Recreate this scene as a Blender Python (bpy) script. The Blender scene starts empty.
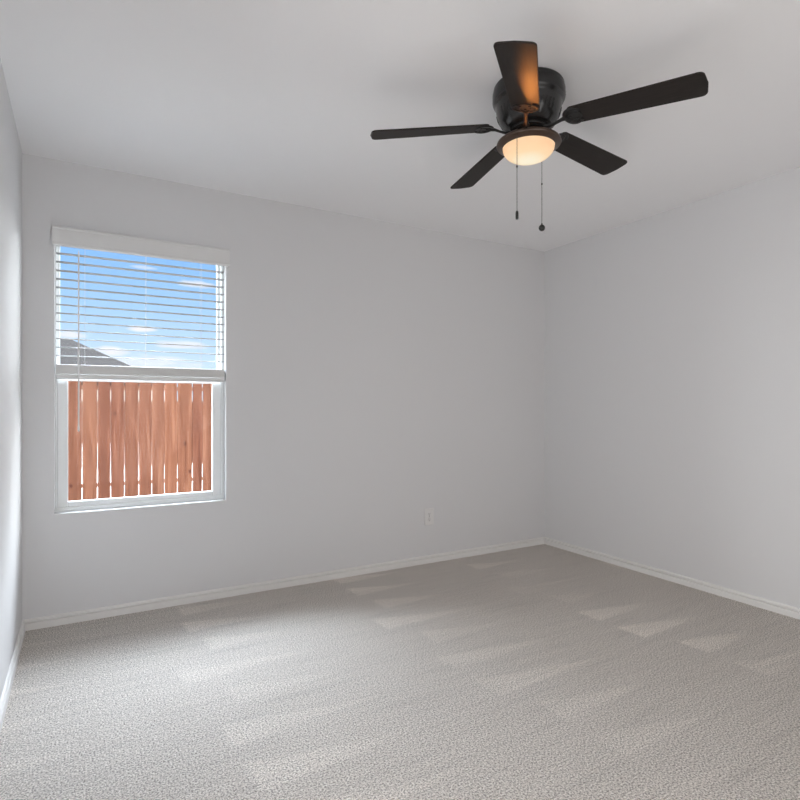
import bpy, bmesh, math, random
from mathutils import Vector, Matrix
random.seed(7)
PI = math.pi
SC = bpy.context.scene
COL = SC.collection

# ------------------------------------------------------------------ camera
XL, XR, YB, YR, H = -0.2585, 3.3625, 3.42, -1.15, 2.44
cam = bpy.data.cameras.new('camera')
cam.sensor_width = 36.0
cam.lens = 554.9 / 800 * 36.0
cam.shift_y = 6.15 / 800
cam.clip_start = 0.02
cam_o = bpy.data.objects.new('camera', cam)
cam_o.location = (0, 0, 1.1475)
cam_o.rotation_euler = (PI / 2, 0, -0.5222)
COL.objects.link(cam_o)
SC.camera = cam_o

# ------------------------------------------------------------------ exposure
SC.view_settings.view_transform = 'Standard'
SC.view_settings.look = 'None'
SC.view_settings.gamma = 1.0
SC.view_settings.use_curve_mapping = False
SC.view_settings.exposure = 0.09
SC.cycles.max_bounces = 10
SC.cycles.diffuse_bounces = 6
SC.cycles.transparent_max_bounces = 16

# ------------------------------------------------------------------ sky
SKY = 1.0
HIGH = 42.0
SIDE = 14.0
world = bpy.data.worlds.new('sky')
SC.world = world
world.use_nodes = True
nt = world.node_tree
N, L = nt.nodes, nt.links
N.clear()


def node(tree, kind, **kw):
    n = tree.nodes.new(kind)
    for k, v in kw.items():
        setattr(n, k, v)
    return n


def mth(tree, op, a, b=None, c=None, clamp=False):
    n = tree.nodes.new('ShaderNodeMath')
    n.operation = op
    n.use_clamp = clamp
    for i, v in enumerate((a, b, c)):
        if v is None:
            continue
        if isinstance(v, (int, float)):
            n.inputs[i].default_value = v
        else:
            tree.links.new(v, n.inputs[i])
    return n.outputs[0]


def ramp(tree, fac, stops, interp='LINEAR'):
    r = tree.nodes.new('ShaderNodeValToRGB')
    r.color_ramp.interpolation = interp
    els = r.color_ramp.elements
    while len(els) < len(stops):
        els.new(0.5)
    for e, (p, c) in zip(els, stops):
        e.position = p
        e.color = (*c, 1) if len(c) == 3 else c
    tree.links.new(fac, r.inputs[0])
    return r.outputs[0]


tc = node(nt, 'ShaderNodeTexCoord')
sp = node(nt, 'ShaderNodeSeparateXYZ')
L.new(tc.outputs['Generated'], sp.inputs[0])
X_, Y_, Z_ = sp.outputs
grad = ramp(nt, Z_, [(0.0, (0.70, 0.84, 1.0)), (0.09, (0.58, 0.78, 1.0)), (0.16, (0.42, 0.67, 1.0)),
                     (0.25, (0.26, 0.53, 0.98)), (0.6, (0.14, 0.34, 0.78)), (1.0, (0.10, 0.26, 0.65))])
yq = mth(nt, 'MAXIMUM', Y_, 0.05)
az = mth(nt, 'DIVIDE', X_, yq)
el = mth(nt, 'DIVIDE', Z_, yq)
nz = node(nt, 'ShaderNodeTexNoise')
mp = node(nt, 'ShaderNodeMapping')
mp.inputs['Scale'].default_value = (14, 14, 60)
L.new(tc.outputs['Generated'], mp.inputs[0])
L.new(mp.outputs[0], nz.inputs['Vector'])
nz.inputs['Scale'].default_value = 1.6
nz.inputs['Detail'].default_value = 5
cl = None
for ca, ce, wa, we, st in ((0.172, 0.2085, 0.034, 0.0075, 1.0), (0.084, 0.126, 0.024, 0.005, 0.95),
                           (0.150, 0.104, 0.045, 0.008, 0.7), (0.089, 0.228, 0.022, 0.003, 0.5),
                           (-0.02, 0.112, 0.028, 0.007, 0.8), (0.045, 0.088, 0.026, 0.010, 0.85),
                           (0.10, 0.070, 0.09, 0.014, 0.6), (0.32, 0.15, 0.06, 0.012, 0.9),
                           (-0.3, 0.2, 0.09, 0.02, 0.9), (0.6, 0.26, 0.1, 0.03, 0.9)):
    da = mth(nt, 'POWER', mth(nt, 'ABSOLUTE', mth(nt, 'DIVIDE', mth(nt, 'SUBTRACT', az, ca), wa)), 2.0)
    de = mth(nt, 'POWER', mth(nt, 'ABSOLUTE', mth(nt, 'DIVIDE', mth(nt, 'SUBTRACT', el, ce), we)), 2.0)
    d = mth(nt, 'ADD', da, de)
    d = mth(nt, 'ADD', d, mth(nt, 'MULTIPLY', mth(nt, 'SUBTRACT', nz.outputs[0], 0.5), 3.2))
    m = mth(nt, 'MULTIPLY', mth(nt, 'SUBTRACT', 1.15, d, clamp=True), st)
    cl = m if cl is None else mth(nt, 'MAXIMUM', cl, m)
mixc = node(nt, 'ShaderNodeMix', data_type='RGBA')
L.new(cl, mixc.inputs[0])
L.new(grad, mixc.inputs[6])
mixc.inputs[7].default_value = (0.93, 0.93, 0.99, 1)
# sky band above the view, brightened to throw window light on the floor
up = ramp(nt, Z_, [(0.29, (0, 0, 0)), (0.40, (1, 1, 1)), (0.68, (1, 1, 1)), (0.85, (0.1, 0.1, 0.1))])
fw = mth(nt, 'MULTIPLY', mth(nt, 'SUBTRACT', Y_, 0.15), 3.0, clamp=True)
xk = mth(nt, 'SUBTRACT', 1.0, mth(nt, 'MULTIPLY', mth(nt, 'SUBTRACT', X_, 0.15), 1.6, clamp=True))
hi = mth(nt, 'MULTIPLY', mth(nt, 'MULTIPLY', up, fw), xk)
# bright lobe added to the unseen sky at right to light the left wall
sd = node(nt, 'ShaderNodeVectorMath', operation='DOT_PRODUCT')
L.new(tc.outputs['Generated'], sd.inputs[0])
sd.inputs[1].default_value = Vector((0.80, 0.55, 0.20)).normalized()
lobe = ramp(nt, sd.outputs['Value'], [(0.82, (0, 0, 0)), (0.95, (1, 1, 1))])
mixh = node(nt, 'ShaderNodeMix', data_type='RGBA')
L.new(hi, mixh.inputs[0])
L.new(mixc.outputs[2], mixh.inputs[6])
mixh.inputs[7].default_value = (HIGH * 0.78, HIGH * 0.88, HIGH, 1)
bg = node(nt, 'ShaderNodeBackground')
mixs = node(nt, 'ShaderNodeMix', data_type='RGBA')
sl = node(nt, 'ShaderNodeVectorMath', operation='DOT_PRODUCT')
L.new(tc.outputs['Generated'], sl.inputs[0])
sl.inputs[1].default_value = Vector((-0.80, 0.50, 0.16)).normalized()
lobe_l = ramp(nt, sl.outputs['Value'], [(0.84, (0, 0, 0)), (0.96, (0.85, 0.85, 0.85))])  # mirrored lobe added at left, out of view, for the right wall
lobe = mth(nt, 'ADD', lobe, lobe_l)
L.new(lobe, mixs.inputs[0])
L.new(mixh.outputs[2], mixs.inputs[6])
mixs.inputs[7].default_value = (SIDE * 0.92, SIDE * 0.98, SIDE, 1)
bg.inputs[1].default_value = SKY
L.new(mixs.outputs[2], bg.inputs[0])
wo = node(nt, 'ShaderNodeOutputWorld')
L.new(bg.outputs[0], wo.inputs[0])

# ------------------------------------------------------------------ sun, window portal and fill lights added out of view
sun = bpy.data.lights.new('sun', 'SUN')
sun.energy = 2.3
sun.angle = math.radians(2)
sun.color = (1.0, 0.95, 0.88)
sun_o = bpy.data.objects.new('sun', sun)
sun_o.rotation_euler = (math.radians(50), 0, math.radians(-60))
COL.objects.link(sun_o)


def area(name, loc, target, sx, sy, power, color):
    l = bpy.data.lights.new(name, 'AREA')
    l.shape = 'RECTANGLE'
    l.size, l.size_y = sx, sy
    l.energy = power
    l.color = color
    o = bpy.data.objects.new(name, l)
    o.location = loc
    o.rotation_euler = (Vector(target) - Vector(loc)).to_track_quat('-Z', 'Y').to_euler()
    COL.objects.link(o)
    return o


area('rear_fill', (1.05, YR + 0.03, 0.95), (1.25, 3.0, 0.7), 2.2, 1.6, 31, (1.0, 0.965, 0.94))  # fill light added in front of the solid rear wall
portal = area('window_portal', (0.32, 3.60, 1.33), (0.32, 0, 1.33), 0.88, 1.49, 1, (1, 1, 1))
portal.data.cycles.is_portal = True
area('doorway_fill', (XL - 0.01, 0.95, 1.0), (3.3, 0.95, 1.0), 0.84, 1.9, 10, (1.0, 0.975, 0.96)).data.spread = math.radians(125)  # fill light in the added doorway, brightens the right wall and floor

# ------------------------------------------------------------------ materials
MATS = {}


def mat(name, color=(0.8, 0.8, 0.8), rough=0.5, metal=0.0, spec=0.5, noise=0.0, nscale=20.0, stretch=(1, 1, 1),
        bump=0.0, bscale=200.0, bdist=0.001, emit=None, estr=0.0, coat=0.0):
    if name in MATS:
        return MATS[name]
    m = bpy.data.materials.new(name)
    m.use_nodes = True
    t = m.node_tree
    p = t.nodes['Principled BSDF']
    p.inputs['Base Color'].default_value = (*color, 1)
    p.inputs['Roughness'].default_value = rough
    p.inputs['Metallic'].default_value = metal
    p.inputs['Specular IOR Level'].default_value = spec
    p.inputs['Coat Weight'].default_value = coat
    c = node(t, 'ShaderNodeTexCoord')
    mpn = node(t, 'ShaderNodeMapping')
    mpn.inputs['Scale'].default_value = stretch
    t.links.new(c.outputs['Object'], mpn.inputs[0])
    if noise > 0:
        nn = node(t, 'ShaderNodeTexNoise')
        nn.inputs['Scale'].default_value = nscale
        nn.inputs['Detail'].default_value = 6
        t.links.new(mpn.outputs[0], nn.inputs['Vector'])
        lo = tuple(max(0, v * (1 - noise)) for v in color)
        hi = tuple(min(1, v * (1 + noise)) for v in color)
        t.links.new(ramp(t, nn.outputs[0], [(0.3, lo), (0.7, hi)]), p.inputs['Base Color'])
    if bump > 0:
        nb = node(t, 'ShaderNodeTexNoise')
        nb.inputs['Scale'].default_value = bscale
        nb.inputs['Detail'].default_value = 3
        t.links.new(mpn.outputs[0], nb.inputs['Vector'])
        b = node(t, 'ShaderNodeBump')
        b.inputs['Strength'].default_value = bump
        b.inputs['Distance'].default_value = bdist
        t.links.new(nb.outputs[0], b.inputs['Height'])
        t.links.new(b.outputs[0], p.inputs['Normal'])
    if emit:
        p.inputs['Emission Color'].default_value = (*emit, 1)
        p.inputs['Emission Strength'].default_value = estr
    MATS[name] = m
    return m


WALL = mat('wall_paint', (0.713, 0.715, 0.724), 0.75, spec=0.25, bump=0.12, bscale=90, bdist=0.002)
CEIL = mat('ceiling_paint', (0.90, 0.90, 0.91), 0.85, spec=0.15, bump=0.12, bscale=70, bdist=0.002)
TRIM = mat('trim_paint', (0.80, 0.79, 0.775), 0.4, spec=0.4)
VINYL = mat('window_vinyl', (0.84, 0.86, 0.86), 0.35)
BLIND = mat('blind_white', (0.74, 0.74, 0.735), 0.45, noise=0.02, nscale=8)
SLATM = mat('blind_slat_backlit', (0.30, 0.30, 0.295), 0.6)  # white slats; their backlit darkness is put into this grey
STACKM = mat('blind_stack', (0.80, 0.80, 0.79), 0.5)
CORD = mat('cord', (0.75, 0.75, 0.74), 0.7)
WAND = mat('wand_plastic', (0.85, 0.85, 0.86), 0.25)
PLATE = mat('outlet_plastic', (0.76, 0.75, 0.745), 0.3)
SLOT = mat('outlet_slot', (0.05, 0.05, 0.05), 0.6)
BRONZE = mat('oil_rubbed_bronze', (0.013, 0.0125, 0.0125), 0.25, metal=0.0, spec=0.5, coat=0.08)
IRON = mat('bronze_iron', (0.016, 0.015, 0.015), 0.42, spec=0.35)
PAN = mat('bronze_pan', (0.060, 0.036, 0.024), 0.32, metal=0.3, spec=0.6)
DARKIN = mat('vent_dark', (0.004, 0.004, 0.004), 0.8)
CHAIN = mat('chain_metal', (0.06, 0.052, 0.045), 0.35, metal=0.8)
BLADE = mat('blade_espresso', (0.024, 0.0195, 0.0175), 0.5, spec=0.15, noise=0.18, nscale=14, stretch=(1.5, 14, 14))
ROOFM = mat('roof_shingle', (0.058, 0.050, 0.044), 0.95, spec=0.05, noise=0.25, nscale=5, stretch=(1, 1, 6))
BRICK = mat('neighbour_wall', (0.72, 0.62, 0.52), 0.8, noise=0.12, nscale=3)
FASCIA = mat('fascia_paint', (0.7, 0.68, 0.64), 0.6)
BOUNCE_GROUND = mat('bounce_ground', (0.64, 0.60, 0.53), 0.95, noise=0.15, nscale=6)  # ground made extra pale to bounce daylight up to the ceiling
RAILW = mat('fence_rail_wood', (0.36, 0.17, 0.095), 0.8, noise=0.2, nscale=9, stretch=(1, 6, 6))


def fence_mat():
    m = bpy.data.materials.new('cedar_fence')
    m.use_nodes = True
    t = m.node_tree
    p = t.nodes['Principled BSDF']
    p.inputs['Roughness'].default_value = 0.8
    p.inputs['Specular IOR Level'].default_value = 0.2
    at = node(t, 'ShaderNodeAttribute', attribute_name='board')
    c = node(t, 'ShaderNodeTexCoord')
    mpn = node(t, 'ShaderNodeMapping')
    mpn.inputs['Scale'].default_value = (26, 26, 1.6)
    t.links.new(c.outputs['Object'], mpn.inputs[0])
    add = node(t, 'ShaderNodeVectorMath', operation='ADD')
    t.links.new(mpn.outputs[0], add.inputs[0])
    t.links.new(at.outputs['Color'], add.inputs[1])
    n1 = node(t, 'ShaderNodeTexNoise')
    n1.inputs['Scale'].default_value = 1.0
    n1.inputs['Detail'].default_value = 6
    n1.inputs['Distortion'].default_value = 0.6
    t.links.new(add.outputs[0], n1.inputs['Vector'])
    base = ramp(t, n1.outputs[0], [(0.25, (0.145, 0.053, 0.027)), (0.5, (0.225, 0.091, 0.050)), (0.75, (0.33, 0.155, 0.092))])
    sepc = node(t, 'ShaderNodeSeparateColor')
    t.links.new(at.outputs['Color'], sepc.inputs[0])
    tint = ramp(t, mth(t, 'FRACT', sepc.outputs[1]), [(0.0, (0.80, 0.72, 0.72)), (0.5, (0.95, 0.95, 0.95)), (1.0, (1.12, 1.08, 1.0))])
    mx = node(t, 'ShaderNodeMix', data_type='RGBA', blend_type='MULTIPLY')
    mx.inputs[0].default_value = 1
    t.links.new(base, mx.inputs[6])
    t.links.new(tint, mx.inputs[7])
    # knots
    vo = node(t, 'ShaderNodeTexVoronoi')
    mk = node(t, 'ShaderNodeMapping')
    mk.inputs['Scale'].default_value = (5.6, 0.0, 3.6)
    t.links.new(c.outputs['Object'], mk.inputs[0])
    t.links.new(mk.outputs[0], vo.inputs['Vector'])
    vo.inputs['Scale'].default_value = 1.0
    k = ramp(t, vo.outputs['Distance'], [(0.05, (0.30, 0.2, 0.2)), (0.13, (1, 1, 1))])
    mx2 = node(t, 'ShaderNodeMix', data_type='RGBA', blend_type='MULTIPLY')
    mx2.inputs[0].default_value = 0.75
    t.links.new(mx.outputs[2], mx2.inputs[6])
    t.links.new(k, mx2.inputs[7])
    t.links.new(mx2.outputs[2], p.inputs['Base Color'])
    return m


def carpet_mat():
    m = bpy.data.materials.new('carpet')
    m.use_nodes = True
    t = m.node_tree
    p = t.nodes['Principled BSDF']
    p.inputs['Roughness'].default_value = 1.0
    p.inputs['Specular IOR Level'].default_value = 0.0
    p.inputs['Sheen Weight'].default_value = 0.15
    p.inputs['Sheen Roughness'].default_value = 0.6
    c = node(t, 'ShaderNodeTexCoord')
    fine = node(t, 'ShaderNodeTexNoise')
    fine.inputs['Scale'].default_value = 165
    fine.inputs['Detail'].default_value = 4
    fine.inputs['Roughness'].default_value = 0.7
    t.links.new(c.outputs['Object'], fine.inputs['Vector'])
    col = ramp(t, fine.outputs[0], [(0.40, (0.30, 0.268, 0.236)), (0.5, (0.74, 0.675, 0.612)), (0.60, (1.0, 0.95, 0.89))])
    # vacuum strokes: the pile brushed one way or the other in long wedges
    rot = node(t, 'ShaderNodeMapping')
    rot.inputs['Rotation'].default_value = (0, 0, math.radians(-4))
    t.links.new(c.outputs['Object'], rot.inputs[0])
    wob = node(t, 'ShaderNodeTexNoise')
    wob.inputs['Scale'].default_value = 2.2
    wob.inputs['Detail'].default_value = 3
    t.links.new(c.outputs['Object'], wob.inputs['Vector'])
    s = node(t, 'ShaderNodeSeparateXYZ')
    t.links.new(rot.outputs[0], s.inputs[0])
    w = mth(t, 'MULTIPLY', mth(t, 'SUBTRACT', wob.outputs[0], 0.5), 0.07)
    u = mth(t, 'ADD', s.outputs[0], w)
    v = mth(t, 'ADD', s.outputs[1], mth(t, 'MULTIPLY', w, 0.7))
    vr = mth(t, 'DIVIDE', v, 0.265)
    row = mth(t, 'FLOOR', vr)
    fv = mth(t, 'FRACT', vr)
    off = mth(t, 'FRACT', mth(t, 'MULTIPLY', mth(t, 'SINE', mth(t, 'MULTIPLY', row, 12.9898)), 43.758))
    fu = mth(t, 'FRACT', mth(t, 'ADD', mth(t, 'DIVIDE', mth(t, 'SUBTRACT', u, 1.72), 0.98), mth(t, 'MULTIPLY', off, 0.24)))
    # wedge: wide at its start, pointed at its end
    ln_w = mth(t, 'MULTIPLY_ADD', off, 0.3, 0.42)
    tri = mth(t, 'SUBTRACT', mth(t, 'MULTIPLY', mth(t, 'SUBTRACT', 1.0, mth(t, 'DIVIDE', fu, ln_w)), 0.66), fv)
    wedge = mth(t, 'MULTIPLY', mth(t, 'MULTIPLY_ADD', tri, 9.0, 0.4, clamp=True), mth(t, 'MULTIPLY', fv, 12.0, clamp=True))
    fade = ramp(t, fu, [(0.0, (0, 0, 0)), (0.025, (1, 1, 1)), (0.3, (0.8, 0.8, 0.8)), (0.75, (0.3, 0.3, 0.3))])
    wd = mth(t, 'MULTIPLY', wedge, fade)
    amp = mth(t, 'FRACT', mth(t, 'MULTIPLY', mth(t, 'SINE', mth(t, 'MULTIPLY', row, 78.233)), 917.31))
    wd = mth(t, 'MULTIPLY', wd, mth(t, 'MULTIPLY_ADD', amp, 0.75, 0.3))
    big = node(t, 'ShaderNodeTexNoise')
    big.inputs['Scale'].default_value = 0.9
    big.inputs['Detail'].default_value = 2
    t.links.new(c.outputs['Object'], big.inputs['Vector'])
    wd = mth(t, 'MULTIPLY', wd, ramp(t, big.outputs[0], [(0.35, (0.25, 0.25, 0.25)), (0.6, (1, 1, 1))]))
    # thin raked lines along the strokes
    ln = node(t, 'ShaderNodeTexNoise')
    lm = node(t, 'ShaderNodeMapping')
    lm.inputs['Rotation'].default_value = (0, 0, math.radians(-6))
    lm.inputs['Scale'].default_value = (2.2, 26, 1)
    t.links.new(c.outputs['Object'], lm.inputs[0])
    t.links.new(lm.outputs[0], ln.inputs['Vector'])
    ln.inputs['Scale'].default_value = 1.0
    ln.inputs['Detail'].default_value = 4
    lines = ramp(t, ln.outputs[0], [(0.30, (0.86, 0.86, 0.86)), (0.45, (1, 1, 1)), (0.65, (1.05, 1.05, 1.05))])
    mulw = mth(t, 'MULTIPLY_ADD', wd, 0.27, 0.95)
    mx = node(t, 'ShaderNodeMix', data_type='RGBA', blend_type='MULTIPLY')
    mx.inputs[0].default_value = 1
    t.links.new(col, mx.inputs[6])
    t.links.new(mulw, mx.inputs[7])
    mx2 = node(t, 'ShaderNodeMix', data_type='RGBA', blend_type='MULTIPLY')
    mx2.inputs[0].default_value = 0.6
    t.links.new(mx.outputs[2], mx2.inputs[6])
    t.links.new(lines, mx2.inputs[7])
    t.links.new(mx2.outputs[2], p.inputs['Base Color'])
    clump = node(t, 'ShaderNodeTexNoise')
    clump.inputs['Scale'].default_value = 60
    clump.inputs['Detail'].default_value = 3
    t.links.new(c.outputs['Object'], clump.inputs['Vector'])
    hgt = mth(t, 'ADD', mth(t, 'MULTIPLY', fine.outputs[0], 0.6), mth(t, 'MULTIPLY', clump.outputs[0], 0.6))
    hgt = mth(t, 'ADD', hgt, mth(t, 'MULTIPLY', ln.outputs[0], 0.5))
    b = node(t, 'ShaderNodeBump')
    b.inputs['Strength'].default_value = 0.8
    b.inputs['Distance'].default_value = 0.028
    t.links.new(hgt, b.inputs['Height'])
    t.links.new(b.outputs[0], p.inputs['Normal'])
    return m


def glass_mat():
    m = bpy.data.materials.new('window_glass')
    m.use_nodes = True
    t = m.node_tree
    t.nodes.remove(t.nodes['Principled BSDF'])
    tr = node(t, 'ShaderNodeBsdfTransparent')
    gl = node(t, 'ShaderNodeBsdfGlossy')
    gl.inputs['Roughness'].default_value = 0.0
    fr = node(t, 'ShaderNodeFresnel')
    fr.inputs[0].default_value = 1.12
    mx = node(t, 'ShaderNodeMixShader')
    t.links.new(fr.outputs[0], mx.inputs[0])
    t.links.new(tr.outputs[0], mx.inputs[1])
    t.links.new(gl.outputs[0], mx.inputs[2])
    t.links.new(mx.outputs[0], t.nodes['Material Output'].inputs[0])
    return m


def bowl_mat():
    m = bpy.data.materials.new('frosted_lamp_glass')
    m.use_nodes = True
    t = m.node_tree
    p = t.nodes['Principled BSDF']
    p.inputs['Base Color'].default_value = (0.25, 0.20, 0.15, 1)
    p.inputs['Roughness'].default_value = 0.4
    c = node(t, 'ShaderNodeTexCoord')
    sz = node(t, 'ShaderNodeSeparateXYZ')
    t.links.new(c.outputs['Generated'], sz.inputs[0])
    ec = ramp(t, sz.outputs[2], [(0.0, (1.0, 0.92, 0.70)), (0.18, (1.0, 0.72, 0.42)), (0.55, (1.0, 0.60, 0.32)), (0.8, (1.0, 0.66, 0.38)), (1.0, (1.0, 0.78, 0.5))])
    t.links.new(ec, p.inputs['Emission Color'])
    p.inputs['Emission Strength'].default_value = 0.77
    return m


FENCE, CARPET, GLASS, BOWL = fence_mat(), carpet_mat(), glass_mat(), bowl_mat()

# ------------------------------------------------------------------ mesh helpers


def bx(bm, x0, x1, y0, y1, z0, z1):
    vs = [bm.verts.new((x, y, z)) for x in (x0, x1) for y in (y0, y1) for z in (z0, z1)]
    for f in ((0, 1, 3, 2), (4, 6, 7, 5), (0, 4, 5, 1), (2, 3, 7, 6), (0, 2, 6, 4), (1, 5, 7, 3)):
        bm.faces.new([vs[i] for i in f])
    return vs


def tube(bm, pts, r, seg=8, flat=1.0, up=Vector((0, 0, 1)), caps=True):
    pts = [Vector(p) for p in pts]
    rs = r if isinstance(r, (list, tuple)) else [r] * len(pts)
    rings = []
    for i, p in enumerate(pts):
        d = (pts[min(i + 1, len(pts) - 1)] - pts[max(i - 1, 0)]).normalized()
        u = up if abs(d.dot(up)) < 0.95 else Vector((1, 0, 0))
        s = d.cross(u).normalized()
        n = s.cross(d).normalized()
        rings.append([bm.verts.new(p + (s * math.cos(a) + n * math.sin(a) * flat) * rs[i])
                      for a in (2 * PI * k / seg for k in range(seg))])
    for a, b in zip(rings, rings[1:]):
        for k in range(seg):
            bm.faces.new((a[k], a[(k + 1) % seg], b[(k + 1) % seg], b[k]))
    if caps:
        bm.faces.new(rings[0])
        bm.faces.new(rings[-1])


def lathe(bm, prof, seg=48, c=(0, 0, 0), closed=False):
    rings = []
    for r, z in prof:
        if r < 1e-5:
            rings.append([bm.verts.new((c[0], c[1], c[2] + z))])
        else:
            rings.append([bm.verts.new((c[0] + r * math.cos(2 * PI * k / seg), c[1] + r * math.sin(2 * PI * k / seg), c[2] + z))
                          for k in range(seg)])
    pairs = list(zip(rings, rings[1:]))
    if closed:
        pairs.append((rings[-1], rings[0]))
    for a, b in pairs:
        for k in range(seg):
            q = [a[k % len(a)], a[(k + 1) % len(a)], b[(k + 1) % len(b)], b[k % len(b)]]
            u = []
            for v in q:
                if v not in u:
                    u.append(v)
            if len(u) > 2:
                bm.faces.new(u)


def prism(bm, outline, z0, z1):
    """outline of (x, y) extruded from z0 to z1"""
    lo = [bm.verts.new((x, y, z0)) for x, y in outline]
    hi = [bm.verts.new((x, y, z1)) for x, y in outline]
    bm.faces.new(lo[::-1])
    bm.faces.new(hi)
    n = len(lo)
    for k in range(n):
        bm.faces.new((lo[k], lo[(k + 1) % n], hi[(k + 1) % n], hi[k]))


def obj(name, bm, m, parent=None, smooth=False, bevel=0.0, seg=2, angle=35):
    bmesh.ops.recalc_face_normals(bm, faces=bm.faces)
    me = bpy.data.meshes.new(name)
    bm.to_mesh(me)
    bm.free()
    for mm in (m if isinstance(m, (list, tuple)) else [m]):
        me.materials.append(mm)
    o = bpy.data.objects.new(name, me)
    COL.objects.link(o)
    if parent:
        o.parent = parent
    if bevel:
        b = o.modifiers.new('bevel', 'BEVEL')
        b.width = bevel
        b.segments = seg
        b.limit_method = 'ANGLE'
        b.angle_limit = math.radians(40)
        smooth = True
    if smooth:
        for p in me.polygons:
            p.use_smooth = True
        me.set_sharp_from_angle(angle=math.radians(angle))
    return o


def BM():
    return bmesh.new()


def thing(name, label, cat, loc=(0, 0, 0), group=None):
    o = bpy.data.objects.new(name, None)
    COL.objects.link(o)
    o.location = loc
    o.empty_display_size = 0.05
    o['label'] = label
    o['category'] = cat
    if group:
        o['group'] = group
    return o


def struct(name, bm, m, label=None, cat=None, **kw):
    o = obj(name, bm, m, **kw)
    o['kind'] = 'structure'
    if label:
        o['label'] = label
    if cat:
        o['category'] = cat
    return o


# ------------------------------------------------------------------ room shell
WX0, WX1, WZ0, WZ1 = -0.119, 0.7595, 0.581, 2.075      # window opening
T = 0.15
b = BM(); bx(b, XL - T, XR + T, YR - T, YB + T, -0.12, 0.0)
struct('floor', b, CARPET, 'light greige carpet with vacuum strokes across the whole room', 'floor')
b = BM(); bx(b, XL - T, XR + T, YR - T, YB + T, H, H + 0.2)
struct('ceiling', b, CEIL, 'plain white painted ceiling above the dark fan', 'ceiling')
b = BM()
bx(b, XL - T, WX0, YB, YB + T, 0, H)
bx(b, WX1, XR + T, YB, YB + T, 0, H)
bx(b, WX0, WX1, YB, YB + T, 0, WZ0)
bx(b, WX0, WX1, YB, YB + T, WZ1, H)
bmesh.ops.remove_doubles(b, verts=b.verts, dist=1e-5)
struct('wall_back', b, WALL, 'white wall with the window and the outlet', 'wall')
b = BM()
DY0, DY1, DZ = 0.50, 1.40, 2.03          # doorway added out of view to hold the fill light
bx(b, XL - T, XL, YR - T, DY0, 0, H)
bx(b, XL - T, XL, DY1, YB, 0, H)
bx(b, XL - T, XL, DY0, DY1, DZ, H)
struct('wall_left', b, WALL, 'white wall sliver along the left edge', 'wall')
b = BM(); bx(b, XR, XR + T, YR - T, YB, 0, H)
struct('wall_right', b, WALL, 'bare white wall on the right of the room', 'wall')
b = BM(); bx(b, XL, XR, YR - T, YR, 0, H)
struct('wall_rear', b, WALL, 'plain white wall behind the viewer', 'wall')

b = BM()  # hall box added behind the doorway fill, shuts out sun and sky
bx(b, XL - 1.35, XL - 1.25, 0.0, 1.9, 0, H)
bx(b, XL - 1.25, XL - T, 0.0, 0.1, 0, H)
bx(b, XL - 1.25, XL - T, 1.8, 1.9, 0, H)
bx(b, XL - 1.35, XL - T, 0.0, 1.9, H, H + 0.1)
bx(b, XL - 1.35, XL - T, 0.0, 1.9, -0.1, 0.0)
struct('wall_added_hall', b, WALL, 'added hall box closing off the unseen doorway', 'wall')
for n_, (y0, y1, z0, z1) in enumerate(((DY0 - 0.06, DY0, 0, DZ + 0.06), (DY1, DY1 + 0.06, 0, DZ + 0.06), (DY0, DY1, DZ, DZ + 0.06))):
    b = BM(); bx(b, XL, XL + 0.014, y0, y1, z0, z1)
    struct('trim_%d' % (n_ + 1), b, TRIM, 'white casing of the added, unseen hall doorway', 'trim')

# baseboards: flat board, a groove and a rounded cap
PROF = [(0, 0), (0.0145, 0), (0.0145, 0.034), (0.0135, 0.0355), (0.0010, 0.0360), (0.0010, 0.0425), (0.0105, 0.044),
        (0.0100, 0.048), (0.0085, 0.053), (0.005, 0.0555), (0, 0.056)]


def baseboard(name, p0, p1, inward, label):
    b = BM()
    p0, p1, n = Vector(p0), Vector(p1), Vector(inward)
    a = [b.verts.new(p0 + n * d + Vector((0, 0, z))) for d, z in PROF]
    c = [b.verts.new(p1 + n * d + Vector((0, 0, z))) for d, z in PROF]
    for k in range(len(PROF)):
        q = (k + 1) % len(PROF)
        b.faces.new((a[k], a[q], c[q], c[k]))
    b.faces.new(a); b.faces.new(c)
    struct(name, b, TRIM, label, 'baseboard')


baseboard('baseboard_back', (XL, YB, 0), (XR, YB, 0), (0, -1, 0), 'white baseboard under the window wall')
baseboard('baseboard_left', (XL, DY1 + 0.06, 0), (XL, YB - 0.0145, 0), (1, 0, 0), 'white baseboard along the left wall')
baseboard('baseboard_right', (XR, YR, 0), (XR, YB - 0.0145, 0), (-1, 0, 0), 'white baseboard along the right wall')

# ------------------------------------------------------------------ window


def ring(bm, x0, x1, z0, z1, y0, y1, wl, wr, wb, wt):
    bx(bm, x0, x0 + wl, y0, y1, z0, z1)
    bx(bm, x1 - wr, x1, y0, y1, z0, z1)
    bx(bm, x0 + wl, x1 - wr, y0, y1, z0, z0 + wb)
    bx(bm, x0 + wl, x1 - wr, y0, y1, z1 - wt, z1)


win = thing('window_1', 'white vinyl single hung window with raised blind and fence outside', 'window',
            ((WX0 + WX1) / 2, YB + 0.06, WZ0))
win['kind'] = 'structure'
cx, cy, cz = win.location


def wpart(name, bm, m, **kw):
    bmesh.ops.translate(bm, verts=bm.verts, vec=(-cx, -cy, -cz))
    return obj(name, bm, m, win, **kw)


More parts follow.
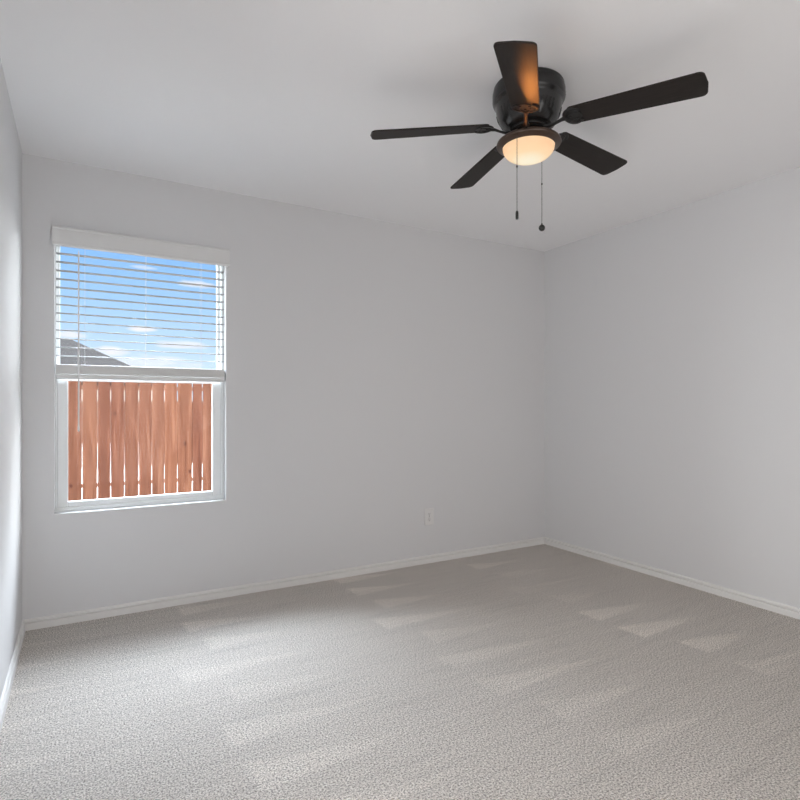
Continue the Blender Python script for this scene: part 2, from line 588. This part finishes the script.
ZM = 1.285
b = BM(); ring(b, WX0, WX1, WZ0, WZ1, YB + 0.058, YB + 0.135, 0.010, 0.016, 0.022, 0.016)
wpart('window_frame', b, VINYL, bevel=0.002)
b = BM(); ring(b, WX0 + 0.009, WX1 - 0.015, WZ0 + 0.02, ZM + 0.02, YB + 0.070, YB + 0.098, 0.051, 0.050, 0.030, 0.021)
ls = wpart('lower_sash', b, VINYL, bevel=0.004)
b = BM(); bx(b, WX0 + 0.055, WX1 - 0.058, YB + 0.082, YB + 0.086, WZ0 + 0.045, ZM + 0.003)
o = wpart('pane', b, GLASS); o.parent = ls
b = BM(); ring(b, WX0 + 0.009, WX1 - 0.015, ZM + 0.001, WZ1 - 0.014, YB + 0.101, YB + 0.128, 0.013, 0.017, 0.022, 0.022)
us = wpart('upper_sash', b, VINYL, bevel=0.004)
b = BM(); bx(b, WX0 + 0.018, WX1 - 0.028, YB + 0.112, YB + 0.116, ZM + 0.012, WZ1 - 0.032)
o = wpart('pane', b, GLASS); o.parent = us

# ------------------------------------------------------------------ blind
bl = thing('window_blind', 'white horizontal slat blind raised halfway in the window', 'blind', (0.32, YB + 0.028, WZ1))
bcx, bcy, bcz = bl.location
BX0, BX1 = WX0 + 0.006, WX1 - 0.008
YS = YB + 0.030


def bpart(name, bm, m, parent=bl, **kw):
    bmesh.ops.translate(bm, verts=bm.verts, vec=(-bcx, -bcy, -bcz))
    return obj(name, bm, m, parent, **kw)


def slat(bm, z, tilt=0.0, th=0.0019, w=0.0475):
    n = 6
    lo, hi = [], []
    for k in range(n + 1):
        s = (k / n - 0.5)
        y = s * w
        c = 0.0022 * (1 - (2 * s) ** 2)
        dy, dz = y * math.cos(tilt), y * math.sin(tilt) + c
        hi.append((YS + dy, z + dz + th / 2)); lo.append((YS + dy, z + dz - th / 2))
    loop = hi + lo[::-1]
    A = [bm.verts.new((BX0, y, zz)) for y, zz in loop]
    B = [bm.verts.new((BX1, y, zz)) for y, zz in loop]
    m = len(loop)
    for k in range(m):
        bm.faces.new((A[k], A[(k + 1) % m], B[(k + 1) % m], B[k]))
    bm.faces.new(A); bm.faces.new(B)


SP, TILT = 0.0452, math.radians(1.0)
b = BM()
for k in range(14):
    slat(b, 1.4145 + k * SP, TILT)
bpart('slat_set', b, SLATM, smooth=True)
b = BM()
for k in range(16):
    slat(b, 1.3215 + k * 0.0031 - 0.002, 0, 0.0024)
bpart('slat_stack', b, STACKM, smooth=True)
b = BM(); bx(b, BX0, BX1, YS - 0.024, YS + 0.024, 1.292, 1.3165)
rail = bpart('bottom_rail', b, BLIND, bevel=0.004)
for x in (0.02, 0.32, 0.62):
    b = BM()
    lathe(b, [(0, 0.0), (0.006, 0.0), (0.007, 0.003), (0, 0.003)], 12, (x, YS, 1.2895))
    bpart('cord_button', b, WAND, rail, smooth=True)
b = BM(); bx(b, BX0, BX1, YS - 0.026, YS + 0.026, WZ1 - 0.045, WZ1 - 0.001)
bpart('head_rail', b, BLIND, bevel=0.002)
# valance: moulded board on the wall face over the opening, with returns
b = BM()
VX0, VX1, VZ0, VZ1 = -0.1285, 0.7725, 1.984, 2.086
prof = [(3.392, VZ0), (3.385, VZ0 + 0.004), (3.383, VZ0 + 0.012), (3.386, VZ0 + 0.016), (3.386, VZ1 - 0.016),
        (3.383, VZ1 - 0.012), (3.384, VZ1 - 0.004), (3.390, VZ1), (3.396, VZ1), (3.396, VZ0)]
A = [b.verts.new((VX0, y, z)) for y, z in prof]
B2 = [b.verts.new((VX1, y, z)) for y, z in prof]
for k in range(len(prof)):
    q = (k + 1) % len(prof)
    b.faces.new((A[k], A[q], B2[q], B2[k]))
b.faces.new(A); b.faces.new(B2)
bx(b, VX0, VX0 + 0.010, 3.395, YB - 0.001, VZ0, VZ1)
bx(b, VX1 - 0.010, VX1, 3.395, YB - 0.001, VZ0, VZ1)
bpart('valance', b, BLIND)
# ladders and lift cords
for x in (0.02, 0.32, 0.62):
    b = BM()
    for y in (YS - 0.0255, YS + 0.0255):
        tube(b, [(x, y, 1.315), (x, y, WZ1 - 0.045)], 0.0007, 5)
    for k in range(14):
        tube(b, [(x, YS - 0.0255, 1.4085 + k * SP), (x, YS + 0.0255, 1.4165 + k * SP)], 0.0005, 4)
    bpart('ladder_cord', b, CORD)
b = BM()
WXW, WYW = -0.009, 3.388
tube(b, [(WXW, YS - 0.027, 1.975), (WXW, 3.405, 1.972), (WXW, WYW, 1.965), (WXW, WYW, 1.955)], 0.0018, 6)
wand = None
tube(b, [(WXW, WYW, 1.958), (WXW, WYW, 1.05), (WXW, WYW, 1.045), (WXW, WYW, 1.018), (WXW, WYW, 1.014)],
     [0.0040, 0.0040, 0.0052, 0.0052, 0.003], 6)
bpart('tilt_wand', b, WAND)

# ------------------------------------------------------------------ outlet
ox, oz = 2.212, 0.338
ot = thing('wall_outlet', 'small white duplex power outlet low on the window wall', 'outlet', (ox, YB, oz))
b = BM(); bx(b, -0.0385, 0.0385, -0.0060, 0.0, -0.0610, 0.0610)
obj('cover_plate', b, PLATE, ot, bevel=0.003)
for s in (1, -1):
    b = BM()
    out = []
    for k in range(24):
        a = 2 * PI * k / 24
        out.append((0.0172 * math.cos(a), max(-0.0135, min(0.0135, 0.0172 * math.sin(a)))))
    prism(b, out, 0.0, 0.0022)
    bmesh.ops.rotate(b, verts=b.verts, cent=(0, 0, 0), matrix=Matrix.Rotation(PI / 2, 3, 'X'))
    bmesh.ops.translate(b, verts=b.verts, vec=(0, -0.0055, 0.0195 * s))
    r = obj('receptacle', b, PLATE, ot)
    b = BM()
    bx(b, -0.0075, -0.0050, -0.0080, -0.0076, 0.0195 * s - 0.001, 0.0195 * s + 0.0075)
    bx(b, 0.0050, 0.0072, -0.0080, -0.0076, 0.0195 * s - 0.0005, 0.0195 * s + 0.0068)
    tube(b, [(0, -0.0076, 0.0195 * s - 0.0075), (0, -0.0080, 0.0195 * s - 0.0075)], 0.0028, 10)
    obj('slot', b, SLOT, r)
b = BM()
tube(b, [(0, -0.0055, 0), (0, -0.0068, 0)], 0.003, 12)
obj('screw', b, CHAIN, ot)

# ------------------------------------------------------------------ ceiling fan
FX, FY = 1.573, 1.6892
DROOP = 0.055
ZB = 2.25 - H + 0.636 * DROOP                          # blade plane, below the ceiling
fan = thing('ceiling_fan', 'dark bronze five blade ceiling fan with lit bowl light on ceiling', 'ceiling fan', (FX, FY, H))
# motor housing: flared canopy against the ceiling and a tapered vented drum
b = BM()
lathe(b, [(0.0, -0.001), (0.137, -0.001), (0.140, -0.006), (0.140, -0.020), (0.144, -0.025), (0.144, -0.058), (0.140, -0.066),
          (0.134, -0.072), (0.131, -0.080), (0.129, -0.096), (0.124, -0.118), (0.115, -0.140), (0.104, -0.156),
          (0.092, -0.165), (0.060, -0.168), (0.0, -0.168)], 64)
obj('motor_housing', b, BRONZE, fan, smooth=True, angle=28)
# raised vent louvres around the lower drum, five groups
for g in range(5):
    b = BM()
    ga = -1.1278 + PI / 5 + g * 2 * PI / 5
    for k in range(-2, 3):
        a = ga + k * 0.145
        ca, sa = math.cos(a), math.sin(a)
        tube(b, [(0.127 * ca, 0.127 * sa, -0.100), (0.120 * ca, 0.120 * sa, -0.122), (0.1025 * ca, 0.1025 * sa, -0.154)],
             [0.004, 0.0055, 0.004], 6)
    obj('vent_louvre', b, BRONZE, fan, smooth=True)
for g in range(3):
    b = BM()
    a0 = -1.1278 + 0.62 + g * 2 * PI / 3
    for row, zz in enumerate((-0.032, -0.042)):
        pts = [(0.1445 * math.cos(a0 + t * 0.06), 0.1445 * math.sin(a0 + t * 0.06), zz) for t in range(-3, 4)]
        tube(b, pts, 0.0022, 6)
    obj('vent_slot', b, DARKIN, fan, smooth=True)
# rotating hub, and switch housing under it
b = BM()
lathe(b, [(0.0, -0.166), (0.070, -0.166), (0.074, -0.169), (0.074, -0.178), (0.068, -0.183), (0.056, -0.186), (0.0, -0.186)], 48)
obj('hub', b, BRONZE, fan, smooth=True, angle=30)
b = BM()
lathe(b, [(0.0, -0.184), (0.052, -0.184), (0.058, -0.188), (0.059, -0.210), (0.055, -0.217), (0.0, -0.217)], 40)
sw = obj('switch_housing', b, BRONZE, fan, smooth=True, angle=30)
for k in range(3):
    b = BM()
    a = -2.0 + k * 2 * PI / 3
    d = Vector((math.cos(a), math.sin(a), 0))
    tube(b, [d * 0.057 + Vector((0, 0, -0.199)), d * 0.066 + Vector((0, 0, -0.199))], 0.005, 10)
    obj('thumb_screw', b, BRONZE, sw, smooth=True)
GAP_A = -1.1278 + 8 * PI / 5 - math.radians(6.5)
# light kit: pan with a rolled rim and the glowing bowl
b = BM()
lathe(b, [(0.0, -0.214), (0.060, -0.214), (0.095, -0.215), (0.118, -0.2185), (0.126, -0.225), (0.1285, -0.232), (0.127, -0.236),
          (0.119, -0.239), (0.111, -0.242), (0.1075, -0.246), (0.1045, -0.247), (0.1035, -0.243), (0.110, -0.239), (0.118, -0.2365), (0.1245, -0.231), (0.1175, -0.2200), (0.095, -0.2165), (0.060, -0.2155), (0.0, -0.2155)], 120)


def in_gap(f):
    c = f.calc_center_median()
    r = math.hypot(c.x, c.y)
    da = (math.atan2(c.y, c.x) - (GAP_A) + PI) % (2 * PI) - PI
    return 0.061 < r < 0.1255 and c.z > -0.2258 and abs(da) < math.radians(9)


# gap added in the pan's top so the bulb throws a glow on one blade
bmesh.ops.delete(b, geom=[f for f in b.faces if in_gap(f)], context='FACES')
pan = obj('light_pan', b, PAN, fan, smooth=True, angle=30)
b = BM()
bowl = []
for k in range(0, 15):
    t = k / 14 * PI / 2
    bowl.append((0.1025 * math.cos(t) ** 0.9 if k < 14 else 0.0, -0.246 - 0.054 * math.sin(t)))
lathe(b, [(0.098, -0.232), (0.1015, -0.236), (0.1030, -0.241)] + bowl, 64)
obj('glass_bowl', b, BOWL, fan, smooth=True, angle=60)['label'] = 'glowing frosted glass bowl'

lamp = bpy.data.lights.new('lamp_bulb', 'POINT')
lamp.energy = 6
lamp.color = (1.0, 0.33, 0.065)
lamp.shadow_soft_size = 0.008
lamp_o = bpy.data.objects.new('lamp_bulb', lamp)
tE = -1.1278 + 8 * PI / 5
lamp_o.location = (0.045 * math.sin(tE), -0.045 * math.cos(tE), -0.2265)
lamp_o.parent = fan
COL.objects.link(lamp_o)

# blades and their irons
TX, TY, PITCH = 0.0345, 0.0231, -0.1789
R0, R1 = 0.166, 0.640
W0, W1 = 0.107, 0.131


def blade_outline():
    out = []
    def arc(cx, cy, r, a0, a1, n=7):
        for k in range(n + 1):
            a = a0 + (a1 - a0) * k / n
            out.append((cx + r * math.cos(a), cy + r * math.sin(a)))
    rt, rr = 0.022, 0.020
    arc(R1 - rt - 0.003, W1 / 2 - rt, rt, PI / 2, 0)
    out.append((R1 + 0.002, 0.0))
    arc(R1 - rt - 0.003, -W1 / 2 + rt, rt, 0, -PI / 2)
    arc(R0 + rr, -W0 / 2 + rr, rr, -PI / 2, -PI)
    arc(R0 + rr, W0 / 2 - rr, rr, PI, PI / 2)
    return out


def fan_matrix(a, pitch):
    r = Vector((math.cos(a), math.sin(a), TX * math.cos(a) + TY * math.sin(a) - DROOP))
    t = Vector((-math.sin(a), math.cos(a), -TX * math.sin(a) + TY * math.cos(a)))
    r.normalize()
    t = (t - r * t.dot(r)).normalized()
    n = r.cross(t)
    tt = t * math.cos(pitch) + n * math.sin(pitch)
    nn = r.cross(tt)
    m = Matrix((r, tt, nn)).transposed().to_4x4()
    m.translation = Vector((0, 0, ZB))
    return m


def iron_mesh():
    bm = BM()
    # foot bolted to the hub, S-curved arm, oval loop around the blade root with an inner leaf
    tube(bm, [(0.052, 0, -0.019), (0.078, 0, -0.023), (0.098, 0.0, -0.022), (0.118, 0, -0.016), (0.136, 0, -0.009), (0.152, 0, -0.006)],
         [0.014, 0.012, 0.0085, 0.0075, 0.009, 0.012], 10, 0.6)
    loop = []
    for k in range(33):
        a = PI + (k / 32 - 0.5) * 2 * PI * 0.80
        loop.append((0.182 + 0.034 * math.cos(a), 0.046 * math.sin(a), -0.0050))
    tube(bm, loop, [0.0055 + 0.0015 * abs(math.cos(PI * k / 32)) for k in range(33)], 8, 0.55)
    prism(bm, [(0.145, 0.014), (0.160, 0.030), (0.185, 0.036), (0.202, 0.028), (0.212, 0.016), (0.216, 0.0),
               (0.212, -0.016), (0.202, -0.028), (0.185, -0.036), (0.160, -0.030), (0.145, -0.014)], -0.0050, -0.0031)
    for x, y in ((0.170, 0.0), (0.196, 0.017), (0.196, -0.017)):
        lathe(bm, [(0, -0.0085), (0.004, -0.008), (0.006, -0.006), (0.006, -0.004), (0, -0.004)], 12, (x, y, 0))
    tube(bm, [(0.150, 0.0, -0.008), (0.162, 0.014, -0.0065), (0.176, 0.020, -0.0055), (0.19, 0.017, -0.005)], [0.004, 0.0035, 0.003, 0.0025], 8)
    tube(bm, [(0.150, 0.0, -0.008), (0.162, -0.014, -0.0065), (0.176, -0.020, -0.0055), (0.19, -0.017, -0.005)], [0.004, 0.0035, 0.003, 0.0025], 8)
    return bm


blade0 = iron0 = None
for k in range(5):
    a = -1.1278 + k * 2 * PI / 5
    m = fan_matrix(a, PITCH)
    if k == 0:
        b = BM(); prism(b, blade_outline(), -0.0030, 0.0030)
        blade0 = obj('blade', b, BLADE, fan, bevel=0.0018)
        iron0 = obj('blade_iron', iron_mesh(), IRON, fan, smooth=True)
        bl_, ir_ = blade0, iron0
    else:
        bl_, ir_ = blade0.copy(), iron0.copy()
        COL.objects.link(bl_); COL.objects.link(ir_)
        bl_.parent = ir_.parent = fan
    bl_.matrix_local = m
    ir_.matrix_local = m


def chain(x, y, z0, z1, name='pull_chain'):
    bm = BM()
    tube(bm, [(x, y, z0), (x, y, z1)], 0.0008, 6)
    n = int((z0 - z1) / 0.0052)
    for k in range(n):
        zc = z0 - (k + 0.5) * (z0 - z1) / n
        r = 0.0017
        lathe(bm, [(0, r), (r * 0.8, r * 0.6), (r, 0), (r * 0.8, -r * 0.6), (0, -r)], 6, (x, y, zc))
    return obj(name, bm, CHAIN, fan, smooth=True)


dx, dy, lx, ly = 0.682, 0.731, 0.731, -0.682
c1 = (-0.128 * dx - 0.043 * lx, -0.128 * dy - 0.043 * ly)
ch = chain(c1[0], c1[1], -0.226, 1.896 - H)
b = BM()
zt = 1.896 - H
lathe(b, [(0, 0.004), (0.003, 0.003), (0.0045, 0), (0.0058, -0.006), (0.0058, -0.026), (0.0045, -0.030), (0, -0.031)], 16, (c1[0], c1[1], zt))
obj('pull_fob', b, BRONZE, ch, smooth=True)['label'] = 'small dark cylinder pull'
b = BM()
lathe(b, [(0, 0.004), (0.0032, 0.002), (0.0032, -0.004), (0, -0.006)], 10, (c1[0], c1[1], 2.07 - H))
obj('chain_connector', b, CHAIN, ch, smooth=True)
c2 = (0.119 * dx + 0.055 * lx, 0.119 * dy + 0.055 * ly)
ch = chain(c2[0], c2[1], -0.226, 1.915 - H)
b = BM()
rr = 0.0135
zc = 1.903 - H
lathe(b, [(0, rr + 0.006), (0.003, rr + 0.005), (0.0035, rr)] + [(rr * math.sin(t), rr * math.cos(t)) for t in [PI * k / 12 for k in range(1, 12)]] + [(0, -rr)], 20, (c2[0], c2[1], zc))
obj('pull_ball', b, BRONZE, ch, smooth=True)['label'] = 'round dark ball pull'
b = BM()
lathe(b, [(0, 0.004), (0.0030, 0.002), (0.0030, -0.004), (0, -0.006)], 10, (c2[0], c2[1], 2.09 - H))
obj('chain_connector', b, CHAIN, ch, smooth=True)

# ------------------------------------------------------------------ outside
GZ = -0.35
b = BM(); bx(b, -40, 60, YB + T + 0.02, 80, GZ - 0.2, GZ)
struct('ground', b, BOUNCE_GROUND, 'pale ground outside the window, brightened to bounce daylight in', 'ground')

YF = 6.4
FZ1 = 1.475
fence = thing('cedar_fence', 'reddish brown wooden privacy fence outside the window', 'fence', (0.6, YF, GZ))
b = BM()
bl_layer = b.verts.layers.float_color.new('board')
edges = [0.012 + 0.1285 * k for k in range(-20, 34)]
fix = {0: 0.012, 1: 0.148, 2: 0.266, 3: 0.393, 4: 0.527, 5: 0.652, 6: 0.777, 7: 0.907, 8: 1.061, 9: 1.166}
for i, k in enumerate(range(-20, 33)):
    x0 = fix.get(k, edges[i] if k < 0 else 1.166 + 0.1285 * (k - 9))
    x1 = fix.get(k + 1, edges[i + 1] if k + 1 < 0 else 1.166 + 0.1285 * (k - 8))
    top = FZ1 + random.uniform(-0.012, 0.012)
    rgb = (random.uniform(0, 40), random.uniform(0, 1), random.uniform(0, 30), 1)
    wide = random.choice((0.0032, 0.004, 0.0046)) if k != 7 else 0.005
    # gap half width along the height: boards cup apart near their ends and close up between
    zs = [(GZ + 0.04, wide), (0.38, wide), (0.49, wide * 0.85), (0.54, 0.0010), (1.185, 0.0008), (1.215, 0.005), (1.32, 0.0055), (top, 0.0055)]
    yy = random.uniform(-0.004, 0.004)
    fr = []
    for z, g in zs:
        fr.append([b.verts.new((x0 + g - 0.6, yy, z - GZ)), b.verts.new((x1 - g - 0.6, yy, z - GZ)),
                   b.verts.new((x1 - g - 0.6, yy + 0.016, z - GZ)), b.verts.new((x0 + g - 0.6, yy + 0.016, z - GZ))])
    for lo, hi in zip(fr, fr[1:]):
        for q in range(4):
            b.faces.new((lo[q], lo[(q + 1) % 4], hi[(q + 1) % 4], hi[q]))
    b.faces.new(fr[0]); b.faces.new(fr[-1])
    for ringv in fr:
        for v in ringv:
            v[bl_layer] = rgb
obj('picket_panel', b, FENCE, fence)
for zr in (0.345, 0.80, 1.335):
    b = BM(); bx(b, -2.6 - 0.6, 4.2 - 0.6, 0.021, 0.059, zr - 0.02 - GZ, zr + 0.02 - GZ)
    obj('rail', b, RAILW, fence)
for xp in (-1.6, 0.84, 3.28):
    b = BM(); bx(b, xp - 0.045 - 0.6, xp + 0.045 - 0.6, 0.060, 0.150, 0.0, FZ1 - 0.1 - GZ)
    obj('post', b, RAILW, fence)

# neighbour house with a hipped shingle roof
house = thing('neighbour_house', 'distant house with grey hip roof showing above the fence', 'house', (-4.0, 34.0, GZ))
b = BM()
e = [(-12.5, 28.0), (3.7, 28.0), (3.7, 40.0), (-12.5, 40.0)]
zE, zR = 2.20, 4.72
rg = [(-8.2, 34.0), (-0.55, 34.0)]
ev = [b.verts.new((x + 4.0, y - 34.0, zE - GZ)) for x, y in e]
eb = [b.verts.new((x + 4.0, y - 34.0, zE - 0.18 - GZ)) for x, y in e]
rv = [b.verts.new((x + 4.0, y - 34.0, zR - GZ)) for x, y in rg]
b.faces.new((ev[0], ev[1], rv[1], rv[0])); b.faces.new((ev[1], ev[2], rv[1])); b.faces.new((ev[2], ev[3], rv[0], rv[1])); b.faces.new((ev[3], ev[0], rv[0]))
for k in range(4):
    b.faces.new((ev[k], ev[(k + 1) % 4], eb[(k + 1) % 4], eb[k]))
b.faces.new(eb)
obj('roof', b, ROOFM, house)
b = BM(); bx(b, -12.0 + 4, 3.2 + 4, -5.5, 5.5, 0, zE - 0.1 - GZ)
obj('wall', b, BRICK, house)
